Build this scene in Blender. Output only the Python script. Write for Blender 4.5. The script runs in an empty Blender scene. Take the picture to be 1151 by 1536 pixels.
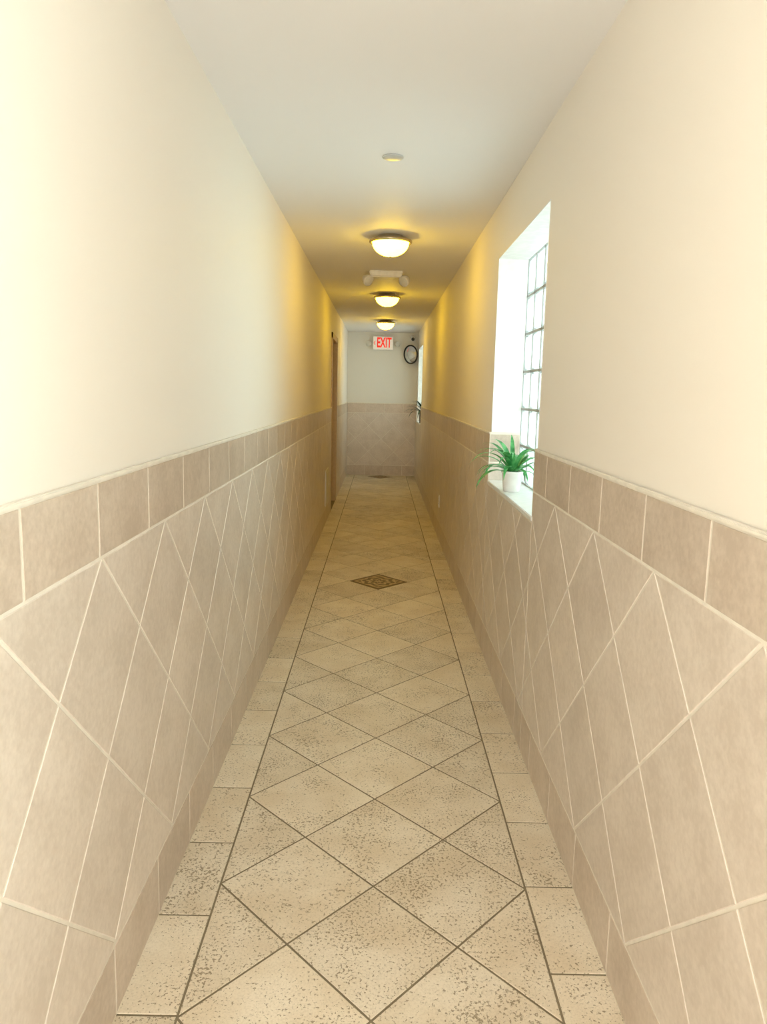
import bpy, bmesh, math, random
from mathutils import Vector, Matrix
random.seed(4)
sc=bpy.context.scene
try:
    sc.view_settings.view_transform='Standard'; sc.view_settings.look='None'
except Exception as e: print(e)

# ------------------------------------------------------------ dimensions
XW=.595; XT=.585; CEIL=2.427; Y_A=-1.6; Y_B=12.4
W0=(-.60,.57); W1=(2.74,3.91); W2=(10.85,12.02); WZ=(.965,2.14); GX=.75; WTH=.27
DOOR=(8.47,9.37,2.05)

# ------------------------------------------------------------ material helpers
def newmat(name):
    m=bpy.data.materials.new(name); m.use_nodes=True
    nt=m.node_tree; b=nt.nodes['Principled BSDF']; return m,nt,b
def simple(name,col,rough=.5,metal=0,emit=None,es=0,spec=None):
    m,nt,b=newmat(name)
    n=nt.nodes.new('ShaderNodeTexNoise'); n.inputs['Scale'].default_value=35; n.inputs['Detail'].default_value=0
    tc=nt.nodes.new('ShaderNodeTexCoord'); nt.links.new(tc.outputs['Object'],n.inputs['Vector'])
    r=nt.nodes.new('ShaderNodeValToRGB')
    r.color_ramp.elements[0].position=.3; r.color_ramp.elements[1].position=.7
    r.color_ramp.elements[0].color=(*[c*.95 for c in col],1); r.color_ramp.elements[1].color=(*[min(1,c*1.03) for c in col],1)
    nt.links.new(n.outputs['Fac'],r.inputs['Fac']); nt.links.new(r.outputs['Color'],b.inputs['Base Color'])
    b.inputs['Roughness'].default_value=rough; b.inputs['Metallic'].default_value=metal
    if spec is not None: b.inputs['Specular IOR Level'].default_value=spec
    if emit: b.inputs['Emission Color'].default_value=(*emit,1); b.inputs['Emission Strength'].default_value=es
    return m
def paint(name,col,rough=.6):
    m,nt,b=newmat(name)
    tc=nt.nodes.new('ShaderNodeTexCoord')
    n=nt.nodes.new('ShaderNodeTexNoise'); n.inputs['Scale'].default_value=1.3; n.inputs['Detail'].default_value=1
    nt.links.new(tc.outputs['Object'],n.inputs['Vector'])
    r=nt.nodes.new('ShaderNodeValToRGB')
    r.color_ramp.elements[0].color=(*[c*.985 for c in col],1); r.color_ramp.elements[1].color=(*col,1)
    nt.links.new(n.outputs['Fac'],r.inputs['Fac']); nt.links.new(r.outputs['Color'],b.inputs['Base Color'])
    b.inputs['Roughness'].default_value=rough; b.inputs['Specular IOR Level'].default_value=.25
    return m
def math_(nt,op,a,b=None,clamp=False):
    n=nt.nodes.new('ShaderNodeMath'); n.operation=op; n.use_clamp=clamp
    for i,v in enumerate((a,b)):
        if v is None: continue
        if isinstance(v,(int,float)): n.inputs[i].default_value=v
        else: nt.links.new(v,n.inputs[i])
    return n.outputs[0]
def mixc(nt,f,a,b,mode='MIX'):
    n=nt.nodes.new('ShaderNodeMix'); n.data_type='RGBA'; n.blend_type=mode
    for s,v in ((n.inputs[0],f),(n.inputs[6],a),(n.inputs[7],b)):
        if isinstance(v,(int,float)): s.default_value=v
        elif isinstance(v,tuple): s.default_value=(*v,1) if len(v)==3 else v
        else: nt.links.new(v,s)
    return n.outputs[2]
def noise(nt,vec,scale,detail=2,rough=.5):
    n=nt.nodes.new('ShaderNodeTexNoise'); n.inputs['Scale'].default_value=scale
    n.inputs['Detail'].default_value=detail; n.inputs['Roughness'].default_value=rough
    nt.links.new(vec,n.inputs['Vector']); return n.outputs['Fac']
def maprange(nt,v,a,b,c=0,d=1):
    n=nt.nodes.new('ShaderNodeMapRange'); n.clamp=True
    nt.links.new(v,n.inputs[0])
    for i,x in enumerate((a,b,c,d)): n.inputs[i+1].default_value=x
    return n.outputs[0]
def tone_vec(nt):
    at=nt.nodes.new('ShaderNodeAttribute'); at.attribute_name='tone'
    tc=nt.nodes.new('ShaderNodeTexCoord')
    sc_=nt.nodes.new('ShaderNodeVectorMath'); sc_.operation='MULTIPLY_ADD'
    nt.links.new(at.outputs['Color'],sc_.inputs[0]); sc_.inputs[1].default_value=(7,9,11)
    nt.links.new(tc.outputs['Object'],sc_.inputs[2])
    sep=nt.nodes.new('ShaderNodeSeparateColor'); nt.links.new(at.outputs['Color'],sep.inputs[0])
    return sc_.outputs[0],sep.outputs[0]
def wall_tile_mat(name,c1,c2):
    m,nt,b=newmat(name); vec,t=tone_vec(nt)
    a=noise(nt,vec,7,2,.6); f=noise(nt,vec,60,2,.65)
    k=math_(nt,'ADD',math_(nt,'MULTIPLY',a,.5),math_(nt,'MULTIPLY',f,.5))
    k=maprange(nt,k,.38,.62)
    col=mixc(nt,k,c1,c2)
    br=maprange(nt,t,0,1,.95,1.05)
    cm=nt.nodes.new('ShaderNodeVectorMath'); cm.operation='SCALE'
    nt.links.new(col,cm.inputs[0]); nt.links.new(br,cm.inputs['Scale'])
    nt.links.new(cm.outputs[0],b.inputs['Base Color'])
    b.inputs['Roughness'].default_value=.32; b.inputs['Specular IOR Level'].default_value=.5
    return m
def floor_tile_mat():
    m,nt,b=newmat('floor_stone_tile'); vec,t=tone_vec(nt)
    a=noise(nt,vec,5,2,.6); fine=noise(nt,vec,190,1,.6)
    col=mixc(nt,maprange(nt,a,.35,.65),(.72,.61,.45),(.82,.73,.58))
    sp=noise(nt,vec,135,3,.65)
    dens=noise(nt,vec,8,2,.6)
    th=math_(nt,'SUBTRACT',sp,maprange(nt,dens,.32,.68,.10,.0))
    th=math_(nt,'ADD',th,maprange(nt,t,0,1,-.025,.03))
    mask=maprange(nt,th,.53,.57)
    mask=math_(nt,'MULTIPLY',mask,.8)
    col=mixc(nt,mask,col,(.23,.17,.095))
    col=mixc(nt,maprange(nt,fine,.42,.72,0,.28),col,(.50,.41,.28))
    br=maprange(nt,t,0,1,1.04,.94)
    cm=nt.nodes.new('ShaderNodeVectorMath'); cm.operation='SCALE'
    nt.links.new(col,cm.inputs[0]); nt.links.new(br,cm.inputs['Scale'])
    nt.links.new(cm.outputs[0],b.inputs['Base Color'])
    bp=nt.nodes.new('ShaderNodeBump'); bp.inputs['Strength'].default_value=.4; bp.inputs['Distance'].default_value=.003; bp.invert=True
    nt.links.new(mask,bp.inputs['Height']); nt.links.new(bp.outputs['Normal'],b.inputs['Normal'])
    b.inputs['Roughness'].default_value=.45; b.inputs['Specular IOR Level'].default_value=.3
    return m
def medallion_mat():
    m,nt,b=newmat('medallion_mosaic')
    tc=nt.nodes.new('ShaderNodeTexCoord'); sep=nt.nodes.new('ShaderNodeSeparateXYZ')
    nt.links.new(tc.outputs['Object'],sep.inputs[0])
    x,y=sep.outputs[0],sep.outputs[1]
    r=math_(nt,'SQRT',math_(nt,'ADD',math_(nt,'MULTIPLY',x,x),math_(nt,'MULTIPLY',y,y)))
    an=math_(nt,'ARCTAN2',y,x)
    pet=math_(nt,'SINE',math_(nt,'MULTIPLY',an,8))
    rr=math_(nt,'ADD',math_(nt,'MULTIPLY',r,110),math_(nt,'MULTIPLY',pet,1.3))
    ring=maprange(nt,math_(nt,'SINE',rr),.0,.35)
    inside=maprange(nt,r,.132,.136,1,0)
    l1=math_(nt,'ADD',math_(nt,'ABSOLUTE',x),math_(nt,'ABSOLUTE',y))
    corner=maprange(nt,math_(nt,'SINE',math_(nt,'MULTIPLY',l1,150)),-.1,.3)
    pat=math_(nt,'ADD',math_(nt,'MULTIPLY',ring,inside),math_(nt,'MULTIPLY',corner,math_(nt,'SUBTRACT',1,inside)))
    edge=maprange(nt,l1,.192,.196,1,0)
    pat=math_(nt,'MULTIPLY',pat,edge)
    nz=noise(nt,tc.outputs['Object'],70,2)
    pat=math_(nt,'MULTIPLY',pat,maprange(nt,nz,.3,.6,.6,1))
    col=mixc(nt,pat,(.13,.07,.028),(.52,.37,.19))
    nt.links.new(col,b.inputs['Base Color']); b.inputs['Roughness'].default_value=.5
    return m
def glass_block_mat():
    m=bpy.data.materials.new('glass_block_glass'); m.use_nodes=True; nt=m.node_tree
    for n in list(nt.nodes): nt.nodes.remove(n)
    o=nt.nodes.new('ShaderNodeOutputMaterial')
    tc=nt.nodes.new('ShaderNodeTexCoord')
    w=noise(nt,tc.outputs['Object'],16,1)
    colr=mixc(nt,maprange(nt,w,.38,.62),(.30,.37,.365),(.50,.55,.54))
    tr=nt.nodes.new('ShaderNodeBsdfTransparent'); nt.links.new(colr,tr.inputs[0])
    tl=nt.nodes.new('ShaderNodeBsdfTranslucent'); tl.inputs[0].default_value=(.80,.86,.85,1)
    gl=nt.nodes.new('ShaderNodeBsdfGlossy'); gl.inputs['Roughness'].default_value=.15
    m1=nt.nodes.new('ShaderNodeMixShader'); m1.inputs[0].default_value=.35
    nt.links.new(tr.outputs[0],m1.inputs[1]); nt.links.new(tl.outputs[0],m1.inputs[2])
    m2=nt.nodes.new('ShaderNodeMixShader'); m2.inputs[0].default_value=.07
    nt.links.new(m1.outputs[0],m2.inputs[1]); nt.links.new(gl.outputs[0],m2.inputs[2])
    nt.links.new(m2.outputs[0],o.inputs[0]); return m

PAINT=paint('cream_wall_paint',(.905,.84,.75))
CPAINT=paint('ceiling_white_paint',(.90,.89,.885))
WHITE=simple('white_gloss_paint',(.86,.86,.84),.35)
GROUT=simple('pale_wall_grout',(.84,.78,.68),.8)
FGROUT=simple('dark_floor_grout',(.23,.185,.115),.9)
WT=wall_tile_mat('beige_wall_tile',(.64,.55,.465),(.755,.665,.575))
BT=wall_tile_mat('beige_border_tile',(.55,.45,.36),(.67,.565,.465))
FT=floor_tile_mat(); MED=medallion_mat(); GB=glass_block_mat()
BRONZE=simple('brushed_nickel',(.50,.42,.28),.3,.9)
PLASTIC=simple('white_plastic',(.82,.80,.75),.4)
BLACK=simple('black_plastic',(.02,.02,.02),.35)
WOOD=simple('door_brown_wood',(.55,.40,.19),.4)
MORTAR=simple('window_mortar',(.58,.61,.61),.8)

# ------------------------------------------------------------ mesh helpers
def obj(name,bm,mats,parent=None,smooth=False,loc=None):
    me=bpy.data.meshes.new(name); bm.normal_update(); bm.to_mesh(me); bm.free()
    for m in mats: me.materials.append(m)
    o=bpy.data.objects.new(name,me); sc.collection.objects.link(o)
    if loc: o.location=loc
    if parent: o.parent=parent
    if smooth:
        for p in me.polygons: p.use_smooth=True
    return o
def empty(name,loc=(0,0,0)):
    e=bpy.data.objects.new(name,None); e.empty_display_size=.1; e.location=loc; sc.collection.objects.link(e); return e
def box(bm,x0,x1,y0,y1,z0,z1,mi=0,bev=0):
    r=bmesh.ops.create_cube(bm,size=1)
    vs=r['verts']
    for v in vs: v.co=Vector(((x0+x1)/2+v.co.x*(x1-x0),(y0+y1)/2+v.co.y*(y1-y0),(z0+z1)/2+v.co.z*(z1-z0)))
    fs={f for v in vs for f in v.link_faces}
    for f in fs: f.material_index=mi
    if bev:
        es={e for v in vs for e in v.link_edges}
        rb=bmesh.ops.bevel(bm,geom=list(es),offset=bev,segments=2,affect='EDGES')
        for f in rb['faces']: f.material_index=mi
def lathe(bm,prof,segs=48,mat=Matrix(),mi=0,cap=True):
    rings=[]
    for r,z in prof:
        if r<1e-6: rings.append([bm.verts.new(mat@Vector((0,0,z)))])
        else: rings.append([bm.verts.new(mat@Vector((r*math.cos(2*math.pi*i/segs),r*math.sin(2*math.pi*i/segs),z))) for i in range(segs)])
    for a,b in zip(rings,rings[1:]):
        for i in range(segs):
            j=(i+1)%segs
            if len(a)==1 and len(b)==1: continue
            if len(a)==1: f=bm.faces.new((a[0],b[i],b[j]))
            elif len(b)==1: f=bm.faces.new((a[i],b[0],a[j]))
            else: f=bm.faces.new((a[i],b[i],b[j],a[j]))
            f.material_index=mi; f.smooth=True

# polygon clipping (convex) : keep n.p <= c
def clip(poly,nx,ny,c):
    out=[]
    for i in range(len(poly)):
        a=poly[i];b=poly[(i+1)%len(poly)]
        da=nx*a[0]+ny*a[1]-c; db=nx*b[0]+ny*b[1]-c
        if da<=0: out.append(a)
        if (da<0 and db>0) or (da>0 and db<0):
            t=da/(da-db); out.append((a[0]+t*(b[0]-a[0]),a[1]+t*(b[1]-a[1])))
    return out
def rect(p,u0,u1,v0,v1):
    p=clip(p,-1,0,-u0)
    if p: p=clip(p,1,0,u1)
    if p: p=clip(p,0,-1,-v0)
    if p: p=clip(p,0,1,v1)
    return p
def area(p): return .5*sum(p[i][0]*p[(i+1)%len(p)][1]-p[(i+1)%len(p)][0]*p[i][1] for i in range(len(p))) if len(p)>2 else 0
def inset(p,g):
    q=[]
    for a in p:
        if not q or math.hypot(a[0]-q[-1][0],a[1]-q[-1][1])>1e-5: q.append(a)
    if len(q)>1 and math.hypot(q[0][0]-q[-1][0],q[0][1]-q[-1][1])<1e-5: q.pop()
    if area(q)<0: q.reverse()
    r=list(q)
    for i in range(len(q)):
        a=q[i];b=q[(i+1)%len(q)];l=math.hypot(b[0]-a[0],b[1]-a[1])
        nx,ny=(b[1]-a[1])/l,-(b[0]-a[0])/l
        r=clip(r,nx,ny,nx*a[0]+ny*a[1]-g)
        if len(r)<3: return []
    return r
def tile(bm,layer,poly,fr,g,th,mi,bev=.0015):
    """poly in (u,v); fr=(origin,u,v,n); raises a bevelled tile of thickness th"""
    if area(poly)==0: return
    p0=inset(poly,g/2)
    if len(p0)<3 or abs(area(p0))<6e-5: return
    p1=inset(p0,bev)
    if len(p1)!=len(p0): p1=[(sum(a[0] for a in p0)/len(p0)*.04+a[0]*.96,sum(a[1] for a in p0)/len(p0)*.04+a[1]*.96) for a in p0]
    o,u,v,n=fr
    P=lambda a,h:bm.verts.new(o+u*a[0]+v*a[1]+n*h)
    col=(random.random(),random.random(),random.random(),1)
    A=[P(a,0) for a in p0];B=[P(a,th-bev*.6) for a in p0];C=[P(a,th) for a in p1]
    fs=[]
    k=len(A)
    for i in range(k):
        j=(i+1)%k
        fs.append(bm.faces.new((A[i],A[j],B[j],B[i]))); fs.append(bm.faces.new((B[i],B[j],C[j],C[i])))
    fs.append(bm.faces.new(C))
    flip=u.cross(v).dot(n)<0
    for f in fs:
        if flip: f.normal_flip()
        f.material_index=mi
        for l in f.loops: l[layer]=col
def newbm():
    bm=bmesh.new(); return bm,bm.loops.layers.float_color.new('tone')
def diamond(cu,cv,a,b): return [(cu-a,cv),(cu,cv-b),(cu+a,cv),(cu,cv+b)]

# ------------------------------------------------------------ floor
PX=.4458; PY=.455; Y0=1.915
bm=bmesh.new(); box(bm,-XW-.15,XW+WTH,Y_A-.12,Y_B+.12,-.12,-.0018)
floor=obj('floor',bm,[FGROUT])
bm,ly=newbm(); fr=(Vector((0,0,-.007)),Vector((1,0,0)),Vector((0,1,0)),Vector((0,0,1)))
for i2 in range(-2,3):          # half steps in x
    for j2 in range(-16,50):
        if (i2+j2)%2==0: continue
        cu=i2*PX/2; cv=Y0+j2*PY/2
        if i2==0 and j2 in (15,45): continue
        p=rect(diamond(cu,cv,PX/2,PY/2),-PX,PX,Y_A,Y_B)
        if len(p)>2: tile(bm,ly,p,fr,.0062,.007,0)
for side,ph in ((-1,1.785),(1,1.925)):
    for k in range(-12,36):
        a=ph+k*.32
        u0,u1=(PX,XT+.006) if side>0 else (-XT-.006,-PX)
        p=rect([(u0,a),(u1,a),(u1,a+.32),(u0,a+.32)],u0,u1,Y_A,Y_B)
        if len(p)>2: tile(bm,ly,p,fr,.0058,.007,0)
obj('floor_tiles',bm,[FT],floor)
for j2 in (15,45):
    bm,ly=newbm()
    cv=Y0+j2*PY/2
    tile(bm,ly,diamond(0,0,PX/2-.006,PY/2-.006),fr,.008,.007,0)
    obj('medallion_inlay',bm,[MED],floor,loc=(0,cv,0))

# ------------------------------------------------------------ ceiling / walls
bm=bmesh.new(); box(bm,-XW-.15,XW+WTH,Y_A-.12,Y_B+.12,CEIL,CEIL+.12)
obj('ceiling',bm,[CPAINT])

Q=.4445
def dado(bm,ly,fr,u0,u1,zb,zt,ph,jband,jbase,regions,hbase=.172,caph=.009,th=.010):
    """band on top, diamonds, base course; regions = list of allowed rects"""
    def put(p,mi):
        for r in regions:
            q=rect(p,*r)
            if len(q)>2: tile(bm,ly,q,fr,.0066,th,mi)
    n=int((u1-u0)/.32)+4
    for k in range(-3,n):
        a=u0+(jband-u0)%.32+k*.32
        put([(a,zb),(a+.32,zb),(a+.32,zt-caph),(a,zt-caph)],1)
        a=u0+(jbase-u0)%.32+k*.32
        put([(a,0.0),(a+.32,0.0),(a+.32,hbase),(a,hbase)],1)
    s=ph-Q*math.ceil((ph-u0)/Q)-Q
    nn=int((u1-u0)/(Q/2))+8
    for i in range(nn):
        for j in range(0,6):
            cu=s+i*Q/2; cv=zb-j*Q/2
            if (i+j)%2==0: continue
            p=diamond(cu,cv,Q/2,Q/2)
            p=rect(p,u0,u1,hbase,zb)
            if len(p)>2: put(p,0)
def wall_box(bm,s,y0,y1,z0,z1,th): 
    x0,x1=(XW,XW+th) if s>0 else (-XW-th,-XW)
    box(bm,x0,x1,y0,y1,z0,z1)
GR=.0086
# left wall
bm=bmesh.new()
wall_box(bm,-1,Y_A-.12,DOOR[0],-.12,CEIL,.13); wall_box(bm,-1,DOOR[1],Y_B+.12,-.12,CEIL,.13); wall_box(bm,-1,DOOR[0],DOOR[1],DOOR[2],CEIL,.13)
wl=obj('wall_left',bm,[PAINT])
ZBL,ZTL=1.074,1.243; ZBR,ZTR=1.064,1.229
regsL=[(Y_A,DOOR[0]-.05,0,ZTL),(DOOR[1]+.05,Y_B,0,ZTL)]
bm,ly=newbm(); frL=(Vector((-XW,0,0)),Vector((0,1,0)),Vector((0,0,1)),Vector((1,0,0)))
dado(bm,ly,frL,Y_A,Y_B,ZBL,ZTL,1.469,1.46,1.785,regsL)
for r in regsL:
    box(bm,-XW,-XW+GR,r[0],r[1],-.007,ZTL-.004,2)
    box(bm,-XW,-XW+.013,r[0],r[1],ZTL-.009,ZTL,2,.002)
obj('dado_tiles',bm,[WT,BT,GROUT],wl)
# right wall
bm=bmesh.new()
for a,b in ((Y_A-.12,W0[0]),(W0[1],W1[0]),(W1[1],W2[0]),(W2[1],Y_B+.12)): wall_box(bm,1,a,b,-.12,CEIL,WTH)
for a,b in (W0,W1,W2):
    wall_box(bm,1,a,b,-.12,WZ[0]-.02,WTH); wall_box(bm,1,a,b,WZ[1],CEIL,WTH)
wr=obj('wall_right',bm,[PAINT])
regsR=[(Y_A,W0[0],0,ZTR),(W0[0],W0[1],0,WZ[0]-.02),(W0[1],W1[0],0,ZTR),(W1[0],W1[1],0,WZ[0]-.02),(W1[1],W2[0],0,ZTR),(W2[0],W2[1],0,WZ[0]-.02),(W2[1],Y_B,0,ZTR)]
bm,ly=newbm(); frR=(Vector((XW,0,0)),Vector((0,1,0)),Vector((0,0,1)),Vector((-1,0,0)))
dado(bm,ly,frR,Y_A,Y_B,ZBR,ZTR,1.497,1.255,1.925,regsR)
for r in regsR:
    box(bm,XW-GR,XW,r[0],r[1],-.007,r[3]-.002,2)
    if r[3]>1: box(bm,XW-.013,XW,r[0],r[1],ZTR-.009,ZTR,2,.002)
# tiled reveals of the windows
for a,b in (W0,W1,W2):
    for yy,n in ((b,-1),(a,1)):
        frr=(Vector((XW,yy,0)),Vector((1,0,0)),Vector((0,0,1)),Vector((0,n,0)))
        tile(bm,ly,[(-.008,ZBR),(GX-XW,ZBR),(GX-XW,ZTR-.01),(-.008,ZTR-.01)],frr,.006,.009,1)
        tile(bm,ly,[(-.008,WZ[0]),(GX-XW,WZ[0]),(GX-XW,ZBR),(-.008,ZBR)],frr,.006,.009,0)
        y0,y1=sorted((yy,yy+n*.008))
        box(bm,XW-.009,GX,y0,y1,WZ[0],ZTR,2)
obj('dado_tiles',bm,[WT,BT,GROUT],wr)
# end wall
bm=bmesh.new(); box(bm,-XW-.13,XW+WTH,Y_B,Y_B+.12,-.12,CEIL)
wb=obj('wall_far',bm,[paint('far_wall_paint',(.84,.82,.77))])
bm,ly=newbm(); frB=(Vector((0,Y_B,0)),Vector((1,0,0)),Vector((0,0,1)),Vector((0,-1,0)))
dado(bm,ly,frB,-XT,XT,1.074,1.243,.0,.05,.05,[(-XT,XT,0,1.243)])
box(bm,-XT,XT,Y_B-GR,Y_B,-.007,1.239,2); box(bm,-XT,XT,Y_B-.013,Y_B,1.234,1.243,2,.002)
obj('dado_tiles',bm,[WT,BT,GROUT],wb)
# wall behind the camera with an unseen entrance added to let in fill light
bm=bmesh.new()
box(bm,-XW-.13,-.48,Y_A-.12,Y_A,-.12,CEIL); box(bm,.48,XW+WTH,Y_A-.12,Y_A,-.12,CEIL); box(bm,-.48,.48,Y_A-.12,Y_A,2.2,CEIL)
obj('wall_back',bm,[PAINT])
d2=empty('fill_entrance_door')
bm=bmesh.new()
for x0,x1,z0,z1 in ((-.48,-.40,0,2.2),(.40,.48,0,2.2),(-.40,.40,2.12,2.2),(-.40,.40,0,.12)):
    box(bm,x0,x1,Y_A-.08,Y_A-.03,z0,z1,0,.004)
box(bm,.33,.36,Y_A-.03,Y_A+.03,.95,1.25,1,.008)
obj('frame',bm,[WHITE,BRONZE],d2)

# ------------------------------------------------------------ windows
def window(name,W):
    e=empty(name)
    a,b=W; z0,z1=WZ; n=6
    bw=(b-a)/n; bh=(z1-z0)/n
    bm=bmesh.new()
    for i in range(n):
        for j in range(n):
            box(bm,GX+.004,GX+.075,a+i*bw+.005,a+(i+1)*bw-.005,z0+j*bh+.005,z0+(j+1)*bh-.005,0,.010)
    obj('glass_blocks',bm,[GB],e)
    bm=bmesh.new()
    for i in range(n+1):
        y=a+i*bw; box(bm,GX+.002,GX+.030,max(a,y-.0065),min(b,y+.0065),z0,z1)
        z=z0+i*bh; box(bm,GX+.002,GX+.030,a,b,max(z0,z-.0065),min(z1,z+.0065))
    obj('mortar_joints',bm,[MORTAR],e)
    bm=bmesh.new(); box(bm,XW-.012,XW+WTH,a-.0,b+.0,z0-.02,z0,0,.003)
    obj('sill',bm,[WHITE],e)
    bm=bmesh.new()   # white plastered reveal linings (upper part)
    box(bm,XW-.001,GX,a,b,z1-.006,z1); box(bm,XW-.001,GX,b-.006,b,ZTR,z1-.006); box(bm,XW-.001,GX,a,a+.006,ZTR,z1-.006)
    obj('reveal_lining',bm,[WHITE],e)
window('window_1',W1); window('window_2',W2); window('added_window',W0)  # the last one is unseen, added to light the near left wall

# ------------------------------------------------------------ door on the left
e=empty('door_1')
bm=bmesh.new(); a,b,t=DOOR
for s in ((a-.05,a+.02),(b-.02,b+.05)): box(bm,-XW-.13,-XW+.014,s[0],s[1],0,t+.05,0,.004)
box(bm,-XW-.13,-XW+.014,a-.05,b+.05,t-.02,t+.05,0,.004)
box(bm,-XW-.085,-XW-.07,a+.02,a+.035,0,t-.02); box(bm,-XW-.085,-XW-.07,b-.035,b-.02,0,t-.02)
obj('frame',bm,[WOOD],e)
bm=bmesh.new(); box(bm,-XW-.125,-XW-.085,a+.022,b-.022,.008,t-.022,0,.003)
for z0,z1 in ((.15,.95),(1.1,1.9)): box(bm,-XW-.088,-XW-.078,a+.15,b-.15,z0,z1,0,.004)
obj('slab',bm,[WOOD],e)
bm=bmesh.new(); M=Matrix.Translation((-XW-.085,a+.09,1.0))@Matrix.Rotation(math.pi/2,4,'Y')
lathe(bm,[(0,0),(.028,0),(.028,.006),(.01,.01),(.01,.03),(.026,.04),(.028,.055),(.018,.066),(0,.068)],24,M)
obj('knob',bm,[BRONZE],e)

# ------------------------------------------------------------ ceiling lights
glow=bpy.data.materials.new('lit_alabaster_glass'); glow.use_nodes=True
nt=glow.node_tree; b=nt.nodes['Principled BSDF']
tc=nt.nodes.new('ShaderNodeTexCoord'); nz=noise(nt,tc.outputs['Object'],9,1)
b.inputs['Base Color'].default_value=(.9,.85,.7,1); b.inputs['Roughness'].default_value=.25
nt.links.new(mixc(nt,nz,(1,.60,.022),(1,.70,.032)),b.inputs['Emission Color'])
b.inputs['Emission Strength'].default_value=29
def ceiling_light(y):
    e=empty('ceiling_light',(0.03,y,CEIL)); e.scale=(.875,.875,.96)
    bm=bmesh.new()
    lathe(bm,[(0,0),(.085,0),(.095,-.008),(.105,-.018),(.145,-.028),(.158,-.034),(.160,-.042),(.155,-.049),(.146,-.050),(.140,-.046),(.134,-.044)],48)
    obj('metal_pan',bm,[BRONZE],e)
    bm=bmesh.new()
    pr=[(.136*math.cos(t),-.045-.09*math.sin(t)) for t in [math.pi/2*k/7 for k in range(8)]]
    pr[-1]=(0,pr[-1][1]); lathe(bm,pr,32)
    obj('glass_bowl',bm,[glow],e)
    bm=bmesh.new(); lathe(bm,[(.0,-.132),(.006,-.134),(.008,-.138),(.005,-.142),(0,-.144)],16)
    obj('finial',bm,[BRONZE],e)
for y in (4.82,7.58,10.34): ceiling_light(y)

# ------------------------------------------------------------ sprinkler cover
bm=bmesh.new(); M=Matrix.Translation((.02,3.25,CEIL))
lathe(bm,[(0,-.005),(.043,-.005),(.046,-.004),(.046,-.0015),(.040,-.0015),(.040,0)],40,M,0)
obj('sprinkler_cover',bm,[simple('sprinkler_cover_grey',(.60,.61,.60),.3)])

# ------------------------------------------------------------ emergency light on ceiling
def head(bm,M,mi_shell,mi_lens,r=.045):
    lathe(bm,[(0,.055),(r*.55,.05),(r*.85,.03),(r,0),(r,-.012),(r*.9,-.014)],32,M,mi_shell)
    lathe(bm,[(r*.9,-.012),(r*.5,-.017),(0,-.019)],32,M,mi_lens)
LENS=simple('lamp_lens',(.75,.75,.72),.1)
e=empty('emergency_light',(.01,6.25,CEIL))
bm=bmesh.new()
r=bmesh.ops.create_cube(bm,size=1)
for v in r['verts']:
    k=1 if v.co.z>0 else .84
    v.co=Vector((v.co.x*.29*k,v.co.y*.2*k,-.025+v.co.z*.05))
bmesh.ops.bevel(bm,geom=list(bm.edges),offset=.008,segments=3,affect='EDGES')
obj('housing',bm,[PLASTIC],e)
bm=bmesh.new()
for s in (-1,1):
    M=Matrix.Translation((s*.150,-.04,-.075))@Matrix.Rotation(s*.8,4,'Y')@Matrix.Rotation(-.7,4,'X')
    head(bm,M,0,1,.048)
    lathe(bm,[(.012,-.03),(.012,.03)],12,Matrix.Translation((s*.118,-.02,-.045)),0)
obj('lamp_heads',bm,[PLASTIC,LENS],e)

# ------------------------------------------------------------ exit sign on far wall
e=empty('exit_sign',(0.0,Y_B,2.245))
bm=bmesh.new(); box(bm,-.175,.175,-.055,0,-.115,.115,0,.008); box(bm,-.165,.165,-.058,-.05,-.105,.105,1,.002)
box(bm,-.03,.03,-.045,-.0,.115,.16,0,.004)
obj('housing',bm,[PLASTIC,simple('sign_face_white',(.85,.80,.74),.4,emit=(1,.85,.75),es=.2)],e)
RED=simple('sign_red_letters',(.75,.02,.01),.4,emit=(1,.02,.01),es=.5)
cu=bpy.data.curves.new('letters','FONT'); cu.body='EXIT'; cu.size=.215; cu.extrude=.002; cu.align_x='CENTER'; cu.align_y='CENTER'; cu.offset=.006
to=bpy.data.objects.new('letters',cu); sc.collection.objects.link(to); to.data.materials.append(RED)
to.parent=e; to.location=(.018,-.060,0); to.rotation_euler=(math.pi/2,0,0); to.scale=(.56,1.05,1)
bm=bmesh.new()
for sgn in (1,-1):
    vs=[bm.verts.new(Vector(p)) for p in ((-.155,-.0605,0),(-.155+.018,-.0605,sgn*.03),(-.155+.028,-.0605,sgn*.03),(-.155+.012,-.0605,0))]
    bm.faces.new(vs)
obj('chevron',bm,[RED],e)
bm=bmesh.new()
for s in (-1,1):
    box(bm,min(s*.17,s*.21),max(s*.17,s*.21),-.04,-.02,-.02,.0,0,.003)
    M=Matrix.Translation((s*.245,-.055,-.012))@Matrix.Rotation(s*.5,4,'Z')@Matrix.Rotation(-math.pi/2,4,'X')
    head(bm,M,0,1,.045)
obj('lamp_heads',bm,[PLASTIC,LENS],e)

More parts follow.
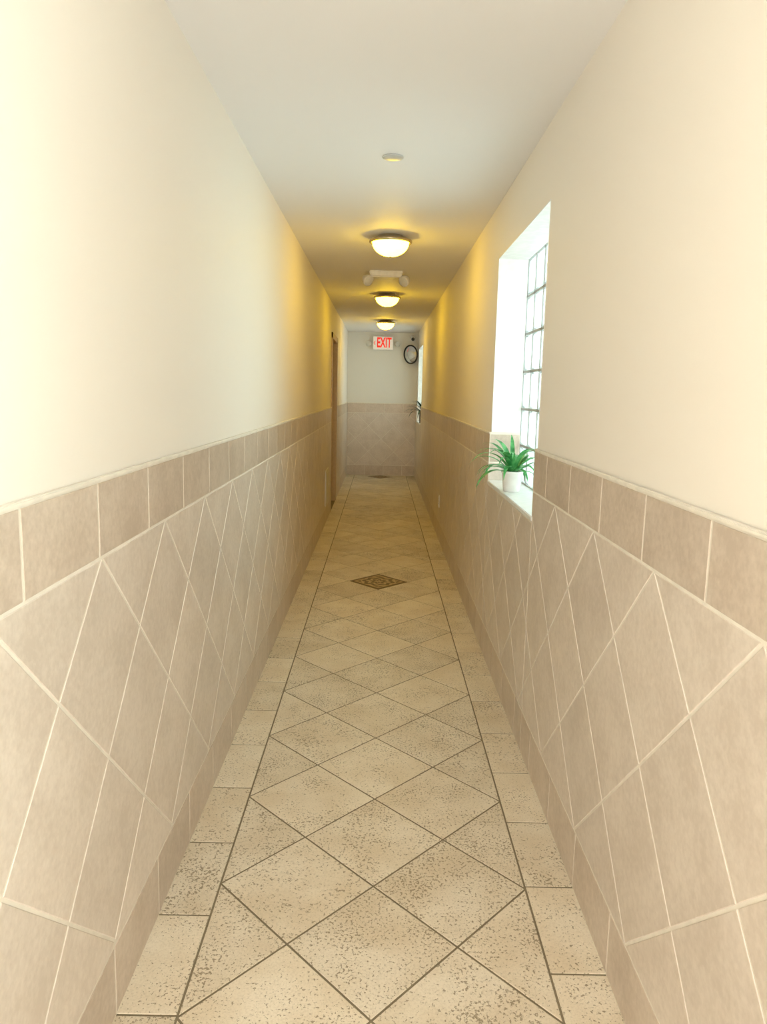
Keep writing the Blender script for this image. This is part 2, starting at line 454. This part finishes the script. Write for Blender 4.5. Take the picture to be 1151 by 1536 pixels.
# ------------------------------------------------------------ convex mirror
e=empty('convex_mirror',(.465,12.22,2.06))
R=Matrix.Rotation(-.80,4,'Z')@Matrix.Rotation(math.pi/2+.10,4,'X')   # local +z -> room
bm=bmesh.new(); rr=.145
lathe(bm,[(0,.045)]+[(rr*k/12,.045*(1-(k/12)**2)) for k in range(1,13)],56,R)
MIR=simple('mirror_silver',(.62,.62,.62),.04,1)
obj('mirror_face',bm,[MIR],e)
bm=bmesh.new(); lathe(bm,[(rr-.006,.006),(rr+.002,.013),(rr+.014,.006),(rr+.014,-.010),(rr*.7,-.03),(0,-.035)],56,R)
obj('rim',bm,[BLACK],e)
bm=bmesh.new()
p0=Vector((0,0,0));p1=Vector((.065,.165,0)); dz=(p1-p0).normalized()
M=dz.to_track_quat('Z','Y').to_matrix().to_4x4()
lathe(bm,[(.009,.02),(.009,(p1-p0).length)],12,M)
box(bm,.03,.10,.165,.18,-.035,.035,0,.004)
obj('bracket',bm,[BLACK],e)

# ------------------------------------------------------------ security camera
e=empty('security_camera',(.50,Y_B,2.345))
bm=bmesh.new(); lathe(bm,[(0,0),(.045,0),(.045,.012),(.02,.018),(.014,.05),(0,.05)],28,Matrix.Rotation(math.pi/2,4,'X'))
obj('mount',bm,[PLASTIC],e)
bm=bmesh.new()
M=Matrix.Translation((0,-.07,-.015))@Matrix.Rotation(math.pi/2+.25,4,'X')
lathe(bm,[(0,-.03),(.028,-.03),(.034,-.02),(.034,.07),(.030,.075),(.028,.06)],28,M,0); lathe(bm,[(.028,.06),(.015,.064),(0,.066)],28,M,1)
obj('body',bm,[PLASTIC,BLACK],e)

# ------------------------------------------------------------ outlet and access panel
def outlet(name,x,n,y,z,w,h):
    e=empty(name,(x,y,z))
    bm=bmesh.new(); x0,x1=sorted((0,n*.006)); box(bm,x0,x1,-w/2,w/2,-h/2,h/2,0,.002)
    x0,x1=sorted((n*.005,n*.008))
    for s in (-1,1):
        box(bm,x0,x1,-w*.24,w*.24,s*h*.22-h*.13,s*h*.22+h*.13,0,.001)
        x2,x3=sorted((n*.0075,n*.0086))
        for k in (-1,1): box(bm,x2,x3,k*w*.1-.001,k*w*.1+.001,s*h*.22-.006,s*h*.22+.006,1)
    obj('cover_plate',bm,[PLASTIC,BLACK],e)
outlet('wall_outlet',XT,-1,7.0,.38,.075,.12)
e=empty('access_panel',(-XT,7.75,.40))
bm=bmesh.new(); box(bm,0,.008,-.2,.2,-.19,.19,0,.002); box(bm,.008,.012,-.17,.17,-.16,.16,0,.002); box(bm,.012,.017,.12,.15,-.01,.02,0,.001)
obj('panel',bm,[simple('panel_beige_paint',(.74,.70,.60),.45)],e)

# ------------------------------------------------------------ potted plants
def leaf(bm,az,L,up,w,droop,base_r=.012,roll=0):
    n=14; d=Vector((math.cos(az),math.sin(az),0)); side=Vector((-math.sin(az),math.cos(az),0))
    pos=d*base_r; ang=up; prev=None
    for i in range(n+1):
        t=i/n
        ww=w*(math.sin(math.pi*min(1,.18+.82*t))**.75)*(1-t**4*.6)+.0006
        if i==n: ww=.0006
        tang=d*math.cos(ang)+Vector((0,0,1))*math.sin(ang)
        nrm=side.cross(tang)*-1
        vs=[bm.verts.new(pos+side*ww*k+ (nrm*-1)*(.25*ww if k else 0)*-1) for k in (-1,0,1)]
        if prev:
            for k in (0,1):
                f=bm.faces.new((prev[k],prev[k+1],vs[k+1],vs[k])); f.smooth=True; f.material_index=0
        prev=vs
        pos=pos+tang*(L/n); ang-=droop/n*(.5+t*1.3)
def plant_mat(c1,c2):
    m,nt,b=newmat('leaf_green'); tc=nt.nodes.new('ShaderNodeTexCoord')
    nt.links.new(mixc(nt,maprange(nt,noise(nt,tc.outputs['Object'],30,1),.35,.65),c1,c2),b.inputs['Base Color'])
    b.inputs['Roughness'].default_value=.4
    return m
def potted_plant(loc,mat,nl,Lr,wr_,seed,pot=(.038,.050,.10),potcol=(.86,.85,.82),up=(.75,1.4)):
    random.seed(seed)
    e=empty('potted_spider_plant',loc)
    r0,r1,h=pot
    bm=bmesh.new(); lathe(bm,[(0,0),(r0,0),(r0+.003,.004),(r1,h-.012),(r1+.003,h-.01),(r1+.003,h),(r1-.004,h),(r1-.006,h-.015),(0,h-.015)],40)
    obj('pot',bm,[simple('pot_ceramic',potcol,.25)],e)
    bm=bmesh.new(); lathe(bm,[(0,h-.010),(r1-.007,h-.013)],24)
    obj('soil',bm,[simple('soil_brown',(.06,.04,.025),.9)],e)
    bm=bmesh.new()
    for i in range(nl):
        az=i*2.39996+random.uniform(-.2,.2); k=i/nl
        leaf(bm,az,random.uniform(*Lr),random.uniform(*up) if k>.4 else random.uniform(.35,.8),random.uniform(*wr_),random.uniform(1.2,2.2) )
    # leaves growing to the window bend away from the glass
    for v in bm.verts:
        lim=GX-loc[0]-.006
        if v.co.x>lim*.6: v.co.x=lim*.6+(lim*.4)*math.tanh((v.co.x-lim*.6)/(lim*.4))
        v.co.z+=h-.014
        if math.hypot(v.co.x,v.co.y)>r1 : v.co.z=max(v.co.z,.012)
    obj('leaves',bm,[mat],e)
potted_plant((.637,3.47,WZ[0]),plant_mat((.03,.24,.06),(.14,.50,.16)),34,(.18,.28),(.010,.015),5)
potted_plant((.640,11.28,WZ[0]),plant_mat((.008,.035,.012),(.02,.07,.02)),44,(.24,.34),(.012,.018),9,(.045,.052,.17),(.08,.06,.05),(1.15,1.5))  # leaf colours darkened to stand in for backlit shade

# ------------------------------------------------------------ daylight
w=bpy.data.worlds.new('World'); sc.world=w; w.use_nodes=True
bg=w.node_tree.nodes['Background']; bg.inputs[0].default_value=(.92,.95,1,1); bg.inputs[1].default_value=1.2
def area_light(name,loc,rot,sx,sy,p,col):
    l=bpy.data.lights.new(name,'AREA'); l.shape='RECTANGLE'; l.size=sx; l.size_y=sy; l.energy=p; l.color=col
    o=bpy.data.objects.new(name,l); o.location=loc; o.rotation_euler=rot; sc.collection.objects.link(o); return o
DAY=(1,.98,.955)
area_light('daylight_window_1',(1.25,sum(W1)/2,1.6),(0,math.radians(90),0),1.5,1.5,112,DAY)
area_light('daylight_window_2',(1.25,sum(W2)/2,1.6),(0,math.radians(90),0),1.5,1.5,95,DAY)
area_light('fill_added_window',(1.25,sum(W0)/2,1.6),(0,math.radians(90),0),1.5,1.5,270,DAY)  # fill through the added window behind the camera
area_light('fill_entrance_light',(0,Y_A-.35,1.3),(math.radians(98),0,0),1.0,1.9,97,(1,.955,.89))  # added fill from behind; warm tint stands in for a near ceiling lamp

# ------------------------------------------------------------ camera
cam=bpy.data.cameras.new('camera'); co=bpy.data.objects.new('camera',cam); sc.collection.objects.link(co); sc.camera=co
cam.sensor_fit='VERTICAL'; cam.sensor_height=24; cam.lens=1077.24*24/1536; cam.shift_y=-23.77/1536; cam.clip_start=.02
M=Matrix.Rotation(-.006,4,'Z')@Matrix.Rotation(math.pi/2-.144,4,'X')@Matrix.Rotation(.0228,4,'Z')
M.translation=Vector((-.0076,0,1.43)); co.matrix_world=M
